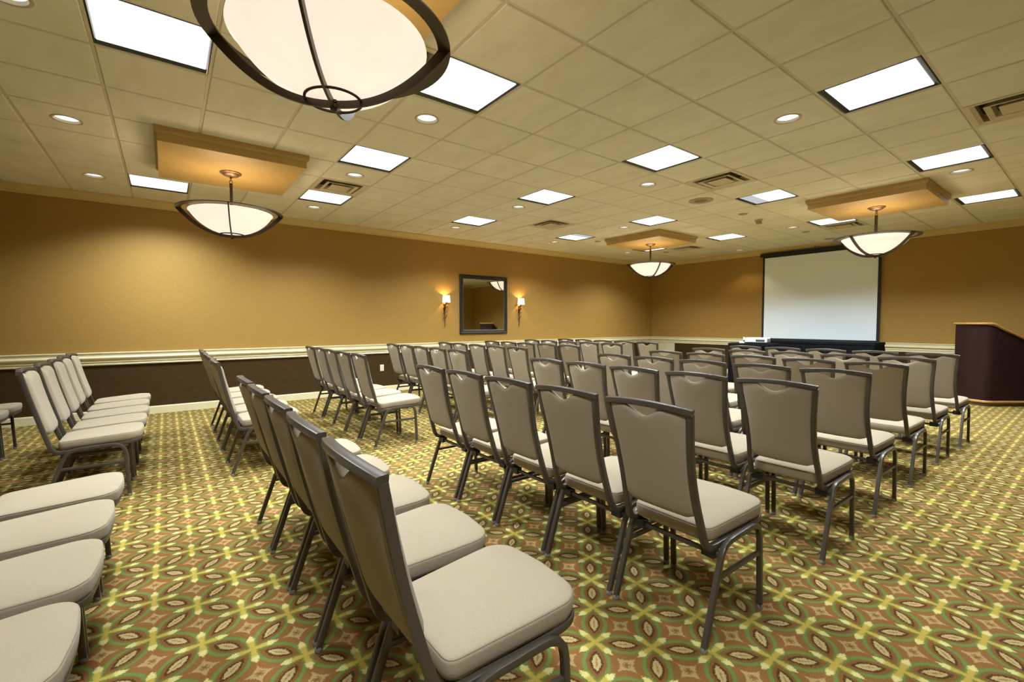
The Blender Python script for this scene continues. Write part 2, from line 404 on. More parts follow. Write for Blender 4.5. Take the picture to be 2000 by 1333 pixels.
# soffit boxes above the pendants
PEND = [(-2.5, 0), (-2.5, 6), (9.5, 0), (9.5, 6)]
for u, v in PEND:
    cx, cy = gx(v), gy(u); hx, hy = .625, .605
    def rect(k, z): return [(cx - hx - k, cy - hy - k, z), (cx + hx + k, cy - hy - k, z), (cx + hx + k, cy + hy + k, z), (cx - hx - k, cy + hy + k, z)]
    mb = MB(); mb.loops([rect(0, 2.86), rect(0, 2.915), rect(0.0, CEIL + .001)])
    so = mb.build('soffit', M['soffit'], ceiling); tag(so, 'tan boxed drop panel above a bowl pendant')
    mb = MB()
    P = [(.0, 2.925), (.008, 2.925), (.010, 2.934), (.020, 2.942), (.022, 2.952), (.022, CEIL - .001), (0, CEIL - .001)]
    mb.loops([[(cx - hx - k, cy - hy - k, z) for k, z in P], [(cx + hx + k, cy - hy - k, z) for k, z in P], [(cx + hx + k, cy + hy + k, z) for k, z in P],
              [(cx - hx - k, cy + hy + k, z) for k, z in P], [(cx - hx - k, cy - hy - k, z) for k, z in P]], True, False, False)
    mb.build('moulding', M['soffit'], so)

# ------------------------------------------------------------------ ceiling fixtures
ORD = ['first', 'second', 'third', 'fourth', 'fifth', 'sixth', 'seventh', 'eighth', 'ninth']
def area_light(name, loc, size, power, col, spread, parent):
    l = bpy.data.lights.new(name, 'AREA'); l.shape = 'SQUARE'; l.size = size; l.energy = power; l.color = col; l.spread = math.radians(spread)
    o = bpy.data.objects.new(name, l); link(o, parent); o.location = loc; return o
troffer_rows = {11: 'first', 7: 'second', 3: 'third', -1: 'fourth', -4: 'fifth'}
troffer_cols = {7: 'first', 4: 'second', 1: 'third', -2: 'fourth', 8: 'first', 2: 'second', -4: 'third'}
for u, v in TROFF:
    cx, cy = gx(v + .5), gy(u + .5)
    t = empty('ceiling_light_panel', (cx, cy, CEIL))
    lab = 'square white ceiling light panel, %s row from screen wall, %s from mirror wall' % (troffer_rows[u], troffer_cols[v])
    if (u, v) == (7, 1): lab = 'square ceiling light panel with a dim grey corner, beside the round ceiling speaker'
    if (u, v) == (7, 7): lab = 'square ceiling light panel with one dark end, nearest the mirror wall'
    tag(t, lab, 'ceiling light', 'square ceiling light panels')
    hx, hy = .292, .287; mb = MB()
    # reveal: four inner sides + flange
    fl = .006; ix, iy = hx - fl, hy - fl; px, py = ix - .030, iy - .006
    R = lambda a, b, z: [(-a, -b, z), (a, -b, z), (a, b, z), (-a, b, z)]
    mb.loops([R(hx, hy, .05), R(hx, hy, .0), R(ix, iy, -.001), R(px, py, .014), R(px, py, .05)], True, False, False)
    mb.build('reveal', M['troffer_frame'], t)
    n = 3
    for k in range(n):
        x0 = -px + 2 * px * k / n; x1 = -px + 2 * px * (k + 1) / n
        dim = ((u, v) == (7, 1) and False)
        mb = MB(); z0 = .010
        mb.box(x0 + .0005, x1 - .0005, -py, py, z0, z0 + .006)
        mt = M['diffuser']
        if (u, v) == (7, 1) and k == 0: mt = M['diffuser_dim']
        if (u, v) == (7, 7) and k == 2: mt = M['diffuser_dim']
        mb.build('lens_panel', mt, t)
    area_light('lamp', (0, 0, .006), .50, P_TROFFER * (.08 if (u, v) == (-1, -2) else 1), COL_TROFFER, 132, t)
for u, v in DOWN:
    cx, cy = gx(v + .5), gy(u + .5)
    rows = sorted({q[0] for q in DOWN}, reverse=True)
    t = empty('recessed_downlight', (cx, cy, CEIL))
    near = {(-5, -1): 'nearest the camera, behind the biggest pendant', (-5, 2): 'at the top left corner of the photo', (-5, 5): 'left of the mirror-wall soffit, nearer the camera', (-5, 8): 'at far left close to the gold wall',
            (-1, 2): 'below the light panel beside the biggest pendant', (-1, 5): 'between a light panel and the nearest left vent', (-1, 8): 'just right of the left bowl pendant, near the wall',
            (3, -1): 'beside the light panel at upper right', (4, 2): 'in the middle of the ceiling, left of a vent', (3, 5): 'left of the vent above the mirror',
            (3, 8): 'above the left wall sconce', (7, 5): 'left of the far corner soffit, nearer camera', (7, 8): 'by the mirror wall, below the half-dark light panel',
            (8, -2): 'by the right soffit, between two right-hand light panels', (11, -1): 'behind the right soffit edge', (11, 2): 'above the left half of the projection screen',
            (11, 8): 'in front of the far corner behind the far pendant', (14, 5): 'nearest the far wall left of the screen', (14, 2): 'with an unlit pale lens, left of the right-hand pendant'}[(u, v)]
    tag(t, 'round recessed downlight ' + near, 'downlight', 'recessed downlights')
    mb = MB(); mb.lathe([(.102, -.0055), (.102, -.009), (.094, -.011), (.084, -.0085), (.080, .020), (.080, .028), (.086, .028), (.087, -.0055)], 36)
    mb.build('trim_ring', M['down_trim'], t, 40)
    mb = MB(); mb.lathe([(.0795, .012), (.05, .006), (.001, .004)], 32, cap1=True); mb.build('lens', M['down_off'] if (u, v) == (14, 2) else M['down_lens'], t, 60)
    if (u, v) == (14, 2): continue
    l = bpy.data.lights.new('lamp', 'SPOT'); l.energy = P_DOWN; l.color = COL_DOWN; l.spot_size = math.radians(104); l.spot_blend = 0.5; l.shadow_soft_size = .05
    o = bpy.data.objects.new('lamp', l); link(o, t); o.location = (0, 0, -.055)
vent_lab = {(-1, 6): 'left of the row of light panels, near left soffit', (5, 1): 'in mid ceiling beside the round speaker', (5, 6): 'above the wall mirror', (5, -3): 'at the right edge of the photo',
            (12, 6): 'behind the far corner soffit', (12, 1): 'behind the right-hand pendant, before the screen', (-2, 1): 'mostly hidden behind the biggest pendant bowl'}
for u, v in VENTS:
    cx, cy = gx(v + .5), gy(u + .5)
    t = empty('ceiling_vent', (cx, cy, CEIL)); tag(t, 'square cream air vent ' + vent_lab[(u, v)], 'vent', 'square ceiling vents')
    R = lambda a, z: [(-a, -a * .985, z), (a, -a * .985, z), (a, a * .985, z), (-a, a * .985, z)]
    mb = MB(); mb.loops([R(.294, .03), R(.294, -.004), R(.268, -.007), R(.240, .004), R(.243, .07)], True, False, False); mb.build('frame', M['vent'], t)
    mb = MB(); mb.loops([R(.196, -.012), R(.150, .040), R(.147, .040), R(.190, -.013)], True, False, False); mb.loops([R(.196, -.012), R(.190, -.013), R(.158, -.006), R(.150, .030)], True, False, False); mb.build('vane', M['vent'], t)
    mb = MB(); mb.loops([R(.118, -.012), R(.080, .036), R(.077, .036), R(.112, -.0135)], True, False, False); mb.loops([R(.118, -.012), R(.112, -.0135)], True, False, False)
    mb.loops([R(.113, -.0135), R(.03, -.0137)], True, False, True); mb.build('center_plate', M['vent'], t)
    mb = MB(); mb.loops([R(.288, .075), R(.288, .078)]); mb.build('duct', M['dark_void'], t)
for u, v in SPK:
    t = empty('ceiling_speaker', (gx(v + .5), gy(u + .5), CEIL - .006)); tag(t, 'round tan ceiling speaker grille in mid ceiling', 'speaker')
    mb = MB(); mb.lathe([(.160, 0), (.160, -.006), (.150, -.010), (.110, -.010), (.100, -.006), (.086, -.006), (.086, 0)], 40); mb.build('rim', M['speaker'], t, 40)
    mb = MB(); mb.lathe([(.0858, -.004), (.05, -.0065), (.001, -.008)], 32, cap1=True); mb.build('grille', M['speaker_in'], t, 60)
for (u, v), lab in {(8.6, 2.55): 'small round tan sprinkler cover beyond the dim light panel', (12.5, 2.5): 'small round tan sprinkler cover near the screen',
                    (12.6, 7.5): 'small round tan sprinkler cover behind the far pendant', (8.6, 7.5): 'small round tan sprinkler cover left of the far soffit'}.items():
    t = empty('sprinkler_cover', (gx(v), gy(u), CEIL - .006)); tag(t, lab, 'sprinkler', 'sprinkler covers')
    mb = MB(); mb.lathe([(.062, 0), (.062, -.005), (.052, -.012), (.001, -.014)], 24, cap1=True); mb.build('cover', M['speaker'], t, 50)
    mb = MB(); mb.lathe([(.075, .0005), (.075, -.002), (.063, -.002)], 24); mb.build('flange', M['down_trim'], t, 50)
t = empty('motion_sensor', (gx(2.6), gy(9.6), CEIL - .006)); tag(t, 'small tan sensor bracket on the ceiling between soffits', 'sensor')
mb = MB(); mb.box(-.06, .06, -.02, .02, -.03, 0); mb.build('bracket', M['vent'], t)
mb = MB(); mb.box(-.03, .035, -.045, .03, -.075, -.03); mb.build('body', M['speaker'], t)

# ------------------------------------------------------------------ pendants
def make_pendant(name, label, cx, cy, ndir):
    """ndir: plan direction of one strap end"""
    ang = math.atan2(ndir[1], ndir[0])
    t = empty(name, (cx, cy, 2.86), ang); tag(t, label, 'pendant light', 'bowl pendant lights')
    Z = -2.86; zt = 2.452 + Z; zb = 2.182 + Z; H = zt - zb; R0 = .487; R1 = .435
    mb = MB(); mb.lathe([(.100, 0), (.100, -.008), (.092, -.014), (.080, -.016), (.070, -.030), (.040, -.040), (.012, -.044), (.012, -.06), (.001, -.06)], 32, cap0=True); mb.build('canopy', M['bronze_lt'], t, 45)
    mb = MB()
    for zc, pl in ((-.068, 0), (-.095, 1)):
        pts = [(.0 if pl else .014 * math.cos(a), .014 * math.cos(a) if pl else 0, zc + .020 * math.sin(a)) for a in [2 * PI * k / 14 for k in range(15)]]
        mb.tube(pts, circ(.0035, 6), side=(0, 1, 0) if not pl else (1, 0, 0), cap=False)
    mb.build('chain_link', M['bronze_lt'], t, 60)
    mb = MB(); mb.tube([(0, 0, -.110), (0, 0, zb + .02)], rrect(.014, .014, .003), side=(1, 0, 0)); mb.build('stem', M['bronze'], t, 40)
    mb = MB(); mb.lathe([(R1, zt), (R0, zt), (R0, zt - .007), (R1, zt - .007), (R1, zt)], 72); mb.build('ring', M['bronze'], t, 40)
    for k in range(2):
        N = 48; o_, i_ = [], []
        for j in range(N + 1):
            s = -1 + 2 * j / N; x = math.copysign(1 - (1 - abs(s)) ** 1.35, s) if s else 0
            zo = zt - .007 - (H - .007) * (1 - abs(x) ** 2.3); zi = zt - .007 - (H - .036) * (1 - abs(x) ** 2.3)
            o_.append((R0 * x, zo)); i_.append((R1 * x, zi))
        mb = MB(); L = []
        for (xo, zo), (xi, zi) in zip(o_, i_):
            q = [(xo, -.0055, zo), (xo, .0055, zo), (xi, .0055, zi), (xi, -.0055, zi)]
            L.append([(p[0], p[1], p[2]) if k == 0 else (-p[1], p[0], p[2]) for p in q])
        mb.loops(L); mb.build('strap', M['bronze'], t, 30)
    rb = .385; hb = .232; Rs = (rb * rb + hb * hb) / (2 * hb); zr = 2.444 + Z
    prof = [(rb - .012, zr - .006), (rb - .006, zr), (rb, zr - .002), (rb + .001, zr - .008)]
    a0 = math.asin(min(1, rb / Rs)) if hb < Rs else PI / 2
    for j in range(1, 19):
        a = a0 * (1 - j / 18.0); prof.append((max(.012, Rs * math.sin(a)), zr - hb + Rs * (1 - math.cos(a))))
    mb = MB(); mb.lathe(prof, 64, cap1=True); mb.build('bowl', M['bowl'], t, 50)
    mb = MB(); zc = 2.213 + Z
    mb.tube([(.112 * math.cos(2 * PI * k / 40), .112 * math.sin(2 * PI * k / 40), zc) for k in range(41)], circ(.006, 6), side=(0, 0, 1), cap=False); mb.build('lower_ring', M['bronze'], t, 60)
    mb = MB(); mb.lathe([(.001, zb - .016), (.012, zb - .010), (.016, zb), (.012, zb + .022), (.018, zb + .028), (.012, zb + .034), (.001, zb + .034)], 16, cap0=True, cap1=True); mb.build('finial', M['bronze'], t, 50)
    for k in range(3):
        a = 2 * PI * k / 3 + .5
        l = bpy.data.lights.new('bulb', 'POINT'); l.energy = P_BULB; l.color = COL_BULB; l.shadow_soft_size = .035
        o = bpy.data.objects.new('bulb', l); link(o, t); o.location = (.13 * math.cos(a), .13 * math.sin(a), 2.405 + Z)
    return t
make_pendant('bowl_pendant', 'largest lit glass bowl pendant with bronze straps, nearest the camera', gx(0), gy(-2.5), (.859, -.51))
make_pendant('bowl_pendant', 'lit glass bowl pendant hanging before the left gold wall', gx(6), gy(-2.5), (.987, -.16))
make_pendant('bowl_pendant', 'lit glass bowl pendant in front of the projection screen', gx(0), gy(9.5), (-.348, -.936))
make_pendant('bowl_pendant', 'smallest lit glass bowl pendant, near the far corner', gx(6), gy(9.5), (.862, -.506))

# ------------------------------------------------------------------ mirror, sconces, outlet on the left wall
def make_mirror():
    y0, y1, z0, z1 = 4.84, 6.055, 1.05, 2.285; fw = .085
    t = empty('wall_mirror', (XL, (y0 + y1) / 2, z0)); tag(t, 'rectangular wall mirror in a black beaded frame between two sconces', 'mirror')
    w2 = (y1 - y0) / 2; hh = z1 - z0
    prof = [(0, .0), (0, .022), (.010, .032), (.028, .030), (.045, .022), (.060, .026), (fw - .004, .016), (fw, .008), (fw, 0)]   # (inward, proud)
    cs = [(-w2, 0), (w2, 0), (w2, hh), (-w2, hh)]
    def corner(i, d): 
        sx = 1 if cs[i][0] < 0 else -1; sz = 1 if cs[i][1] == 0 else -1
        return cs[i][0] + sx * d, cs[i][1] + sz * d
    for i in range(4):
        j = (i + 1) % 4; mb = MB()
        mb.loops([[(p, *corner(i, d)) for d, p in prof], [(p, *corner(j, d)) for d, p in prof]])
        # beads along the outer edge
        a, b = Vector(corner(i, .014)), Vector(corner(j, .014)); n = 26
        for k in range(n):
            c = a + (b - a) * (k + .5) / n; r = .012; dv = (b - a).normalized()
            nv = Vector((-dv.y, dv.x))
            vs = [(.026, *(c + dv * r * 1.5)), (.026, *(c - dv * r * 1.5)), (.026, *(c + nv * r)), (.026, *(c - nv * r)), (.042, *c)]
            mb.add(vs, [(0, 2, 4), (2, 1, 4), (1, 3, 4), (3, 0, 4)])
        mb.build('frame_rail', M['mirror_frame'], t)
    mb = MB(); p = [(fw - .006, .016), (fw - .001, .018), (fw + .004, .012)]
    mb.loops([[(q, *corner(i % 4, d)) for d, q in p] for i in range(5)], False, False, False); mb.build('inner_lip', M['mirror_lip'], t)
    mb = MB(); g0 = corner(0, fw - .004); g1 = corner(2, fw - .004); mb.box(.002, .010, g0[0], g1[0], g0[1], g1[1]); mb.build('glass', M['mirror'], t)
make_mirror()
def make_sconce(y, label):
    t = empty('wall_sconce', (XL, y, 1.19)); tag(t, label, 'wall sconce', 'sconces beside the mirror')
    cx = .085
    mb = MB(); mb.lathe([(.070, .645), (.084, .500)], 28, cx, 0); mb.lathe([(.068, .645), (.082, .500)], 28, cx, 0); mb.build('shade', M['shade'], t, 60)
    st = MB(); path = smoothpath([(.012, 0, 0), (.02, .004, .16), (.026, -.004, .30), (.05, .003, .42), (cx, 0, .54)], 4)
    n = len(path); L = []
    for i, p in enumerate(path):
        r = .0035 + .0065 * (i / (n - 1)) ** .8 * (1.25 - .5 * i / (n - 1)); L.append([(p[0] + r * math.cos(a), p[1] + r * math.sin(a), p[2]) for a in [2 * PI * k / 7 for k in range(7)]])
    st.loops(L); st.build('stem', M['sconce_metal'], t, 60)
    rng = random.Random(3)
    for i, z in enumerate((.15, .20, .245, .29, .335, .375, .415, .45)):
        s = 1 if i % 2 else -1; p0 = Vector((.022 + .05 * max(0, z - .3), 0, z)); ln = .028 + .018 * (z / .45)
        mb = MB(); mb.tube(smoothpath([p0, p0 + Vector((.008, s * ln * .6, ln * .35)), p0 + Vector((.010, s * ln, ln * .95))], 3), circ(.0045, 5), side=(1, 0, 0))
        e = p0 + Vector((.010, s * ln, ln * .95)); mb.box(e.x - .006, e.x + .006, e.y - .007, e.y + .007, e.z - .004, e.z + .012)
        mb.build('twig', M['sconce_metal'], t, 60)
    mb = MB(); mb.box(0, .010, -.012, .012, .30, .46); mb.box(.0, cx, -.006, .006, .46, .472); mb.build('back_plate', M['sconce_metal'], t)
    for k, zz in ((1.0, .60),):
        l = bpy.data.lights.new('bulb', 'POINT'); l.energy = P_SCONCE; l.color = (1.0, .62, .26); l.shadow_soft_size = .02
        o = bpy.data.objects.new('bulb', l); link(o, t); o.location = (cx - .01, 0, zz)
make_sconce(4.488, 'lit twig-stemmed wall sconce on the left of the mirror')
make_sconce(6.396, 'lit twig-stemmed wall sconce on the right of the mirror')
t = empty('wall_outlet', (XL, 3.173, .39)); tag(t, 'ivory power outlet plate low on the dark wainscot', 'outlet')
mb = MB(); mb.loops([[(0, -.036, 0), (0, .036, 0), (0, .036, .118), (0, -.036, .118)], [(.004, -.036, 0), (.004, .036, 0), (.004, .036, .118), (.004, -.036, .118)], [(.007, -.032, .004), (.007, .032, .004), (.007, .032, .114), (.007, -.032, .114)]]); mb.build('plate', M['outlet'], t)
for z in (.036, .082):
    mb = MB(); mb.box(.006, .0085, -.017, .017, z - .014, z + .014); s = mb.build('socket', M['outlet'], t)
    mb = MB(); mb.box(.0084, .0092, -.008, -.005, z - .006, z + .006); mb.box(.0084, .0092, .005, .008, z - .006, z + .006); mb.build('slot', M['port'], s)

# ------------------------------------------------------------------ projection screen, tables, projector, lectern
t = empty('projection_screen', (-3.915, YF, .86)); tag(t, 'white pull-down projection screen with black borders on the far wall', 'projection screen')
xa, xb = -1.12, 1.12; b = .045; z0, z1 = 0.0, 2.0
mb = MB(); mb.box(xa + b, xb - b, -.062, -.056, .06, 1.93); mb.build('screen_surface', M['screen'], t)
for x0, x1 in ((xa, xa + b), (xb - b, xb)):
    mb = MB(); mb.box(x0, x1, -.063, -.055, 0, 1.99); mb.build('side_border', M['screen_black'], t)
mb = MB(); mb.box(xa + b, xb - b, -.063, -.055, 1.93, 1.99); mb.build('top_border', M['screen_black'], t)
mb = MB(); mb.box(xa + b, xb - b, -.063, -.055, 0, .06); mb.build('bottom_border', M['screen_black'], t)
mb = MB(); mb.tube([(xa - .05, -.06, 2.0), (xb + .05, -.06, 2.0)], rrect(.035, .04, .012), side=(0, 1, 0)); mb.build('roller_case', M['screen_black'], t, 40)
mb = MB(); mb.box(-.03, .03, -.075, -.02, 2.03, 2.075); mb.box(-.055, -.04, -.07, -.03, 2.05, 2.11); mb.build('wall_bracket', M['grey_plastic'], t)

def skirt(x0, x1, y0, y1, z0, z1, pitch, amp):
    """pleated skirt loop"""
    pts = []
    per = [((x0, y0), (x1, y0), (0, -1)), ((x1, y0), (x1, y1), (1, 0)), ((x1, y1), (x0, y1), (0, 1)), ((x0, y1), (x0, y0), (-1, 0))]
    for a, b_, nrm in per:
        ln = math.hypot(b_[0] - a[0], b_[1] - a[1]); n = max(4, int(ln / pitch) * 4)
        for k in range(n):
            f = k / n; d = amp * (0.5 - 0.5 * math.cos(2 * PI * (k % 4) / 4 + .6))
            pts.append((a[0] + (b_[0] - a[0]) * f, a[1] + (b_[1] - a[1]) * f, nrm, d))
    mb = MB(); L = []
    for z, s in ((z1, .25), (z1 - .03, .3), (z1 - .12, .9), (z0, 1.3)):
        L.append([(x + n[0] * d * s, y + n[1] * d * s, z) for x, y, n, d in pts])
    mb.loops(L, True, False, False); return mb
def skirted_table(name, label, x0, x1, y0, y1, h):
    t = empty(name, ((x0 + x1) / 2, (y0 + y1) / 2, 0)); tag(t, label, 'table')
    hx, hy = (x1 - x0) / 2, (y1 - y0) / 2
    mb = MB(); mb.box(-hx + .004, hx - .004, -hy + .004, hy - .004, h - .03, h - .004); mb.build('table_top', M['drape'], t)
    mb = MB(); mb.loops([[(-hx - .012, -hy - .012, h - .045), (hx + .012, -hy - .012, h - .045), (hx + .012, hy + .012, h - .045), (-hx - .012, hy + .012, h - .045)],
                         [(-hx - .006, -hy - .006, h), (hx + .006, -hy - .006, h), (hx + .006, hy + .006, h), (-hx - .006, hy + .006, h)]], True, False, True); mb.build('top_cloth', M['drape'], t)
    s = skirt(-hx, hx, -hy, hy, .012, h - .03, .055, .022).build('pleated_skirt', M['drape'], t, 60)
    for sx in (-1, 1):
        for sy in (-1, 1):
            mb = MB(); mb.tube([(sx * (hx - .06), sy * (hy - .06), 0), (sx * (hx - .06), sy * (hy - .06), h - .03)], circ(.014, 8), side=(1, 0, 0)); mb.build('leg', M['black_plastic'], t, 60)
skirted_table('skirted_table', 'long black pleated-skirt table under the projection screen', -4.55, -2.63, 10.35, 10.98, .905)
skirted_table('projector_table', 'small black draped table carrying the white projector', -4.78, -4.02, 9.25, 9.85, .865)
t = empty('projector', (-4.30, 9.46, .865), .16); tag(t, 'white projector on the small black draped table', 'projector')
mb = MB(); hx, hy = .20, .145
L = []
for k, z in ((.008, .022), (0, .030), (0, .100), (.006, .112), (.020, .118)): L.append([(x, y, z) for x, y in rrect(hx - k, hy - k, .03, 4)])
mb.loops(L); mb.build('body', M['white_plastic'], t, 45)
mb = MB(); mb.box(.005, .165, -hy - .002, -hy + .01, .045, .085); pp = mb.build('port_panel', M['port'], t)
for k in range(6):
    mb = MB(); mb.box(.015 + k * .025, .030 + k * .025, -hy - .006, -hy, .056 + .01 * (k % 2), .072 + .01 * (k % 2)); mb.build('port', M['grey_plastic'], pp)
mb = MB(); mb.box(hx - .004, hx + .002, -hy + .04, hy - .04, .036, .098); mb.build('side_grille', M['grey_plastic'], t)
mb = MB(); mb.lathe([(.001, 0), (.042, 0), (.042, .03), (.036, .03), (.034, .012), (.001, .006)], 24); ob = mb.build('lens', M['port'], t, 40); ob.rotation_euler = (-PI / 2, 0, 0); ob.location = (-.09, hy - .004, .07)
for sx in (-1, 1):
    for sy in (-1, 1):
        mb = MB(); mb.lathe([(.014, 0), (.014, .018), (.008, .024)], 10, sx * .14, sy * .10, True, True); mb.build('foot', M['black_plastic'], t, 50)
t = empty('cable_adapter', (-4.585, 9.42, .865)); tag(t, 'small white plug adapter and stub left of the projector', 'adapter')
mb = MB(); mb.loops([[(x, y, z) for x, y in rrect(.05 - k, .032 - k, .012, 3)] for k, z in ((.0, 0), (0, .022), (.006, .03))]); mb.build('base', M['white_plastic'], t, 45)
mb = MB(); mb.lathe([(.014, .03), (.014, .062)], 12, .035, 0, True, True); mb.build('collar', M['black_plastic'], t, 50)
mb = MB(); mb.lathe([(.018, .062), (.019, .112), (.013, .122)], 14, .035, 0, True, True); mb.build('stub', M['white_plastic'], t, 50)

def make_lectern():
    FR = Vector((-1.135, 9.90)); d = Vector((.6, .8)); l = Vector((-.8, .6)); W, D = .565, .62
    c = FR + l * (W / 2)
    t = empty('lectern', (c.x, c.y, 0), math.atan2(-l.y, -l.x)); tag(t, 'dark mahogany lectern with tan edging and sloped top', 'lectern')
    # local: x across (right), y towards the presenter
    def plan(k, n=10):
        hw = W / 2 + k; out = []
        for j in range(n + 1):                      # bowed front
            s = -1 + 2 * j / n; out.append((s * (hw - .11), -.035 * (1 - s * s) - k - .0))
        for j in range(1, 5):                        # front right corner radius
            a = -PI / 2 + PI / 2 * j / 4; out.append((hw - .11 + .11 * math.cos(a), .11 + (.11 + k) * math.sin(a)))
        out += [(hw, .2), (hw, .4), (hw, D + k), (-hw, D + k), (-hw, .4), (-hw, .2)]
        for j in range(0, 4):
            a = PI + PI / 2 * j / 4; out.append((-hw + .11 + .11 * math.cos(a), .11 + (.11 + k) * math.sin(a)))
        return out
    def ztop(y, h=1.268): 
        return h - (0 if y < .06 else (.9 * (y - .06) ** 2 / .16 if y < .14 else .9 * .04 + .46 * (y - .14)))
    P = plan(0)
    mb = MB(); mb.loops([[(x, y, .085) for x, y in P], [(x, y, .715) for x, y in P]]); mb.build('lower_body', M['mahogany'], t, 35)
    Pi = plan(-.0015)
    mb = MB(); mb.loops([[(x, y, .713) for x, y in Pi], [(x, y, .719) for x, y in Pi]]); mb.build('seam', M['screen_black'], t, 35)
    mb = MB(); mb.loops([[(x, y, .717) for x, y in P], [(x, y, ztop(y) - .02) for x, y in P]]); mb.build('upper_body', M['mahogany'], t, 35)
    Q = plan(.022)
    mb = MB(); mb.loops([[(x, y, ztop(y) - .020) for x, y in plan(.012)], [(x, y, ztop(y) - .008) for x, y in Q], [(x, y, ztop(y) + .006) for x, y in Q], [(x, y, ztop(y) + .012) for x, y in plan(.014)], [(x, y, ztop(y) + .012) for x, y in plan(-.03)]], True, True, False)
    mb.build('top_edging', M['oak'], t, 35)
    S = plan(-.03)
    mb = MB(); mb.loops([[(x, y, ztop(y) + .009) for x, y in S], [(x, y, ztop(y) + .0125) for x, y in S]]); mb.build('reading_top', M['mahogany'], t, 35)
    mb = MB(); mb.box(-W / 2 + .06, W / 2 - .06, D - .04, D - .02, ztop(D - .03) + .008, ztop(D - .03) + .03); mb.build('book_ledge', M['oak'], t)
    B = plan(.012)
    mb = MB(); mb.loops([[(x, y, .058) for x, y in B], [(x, y, .078) for x, y in B], [(x, y, .088) for x, y in plan(.003)]]); mb.build('base_edging', M['oak'], t, 35)
    K = plan(-.02)
    mb = MB(); mb.loops([[(x, y, .0) for x, y in K], [(x, y, .060) for x, y in K]]); mb.build('toe_kick', M['toe'], t, 35)
make_lectern()

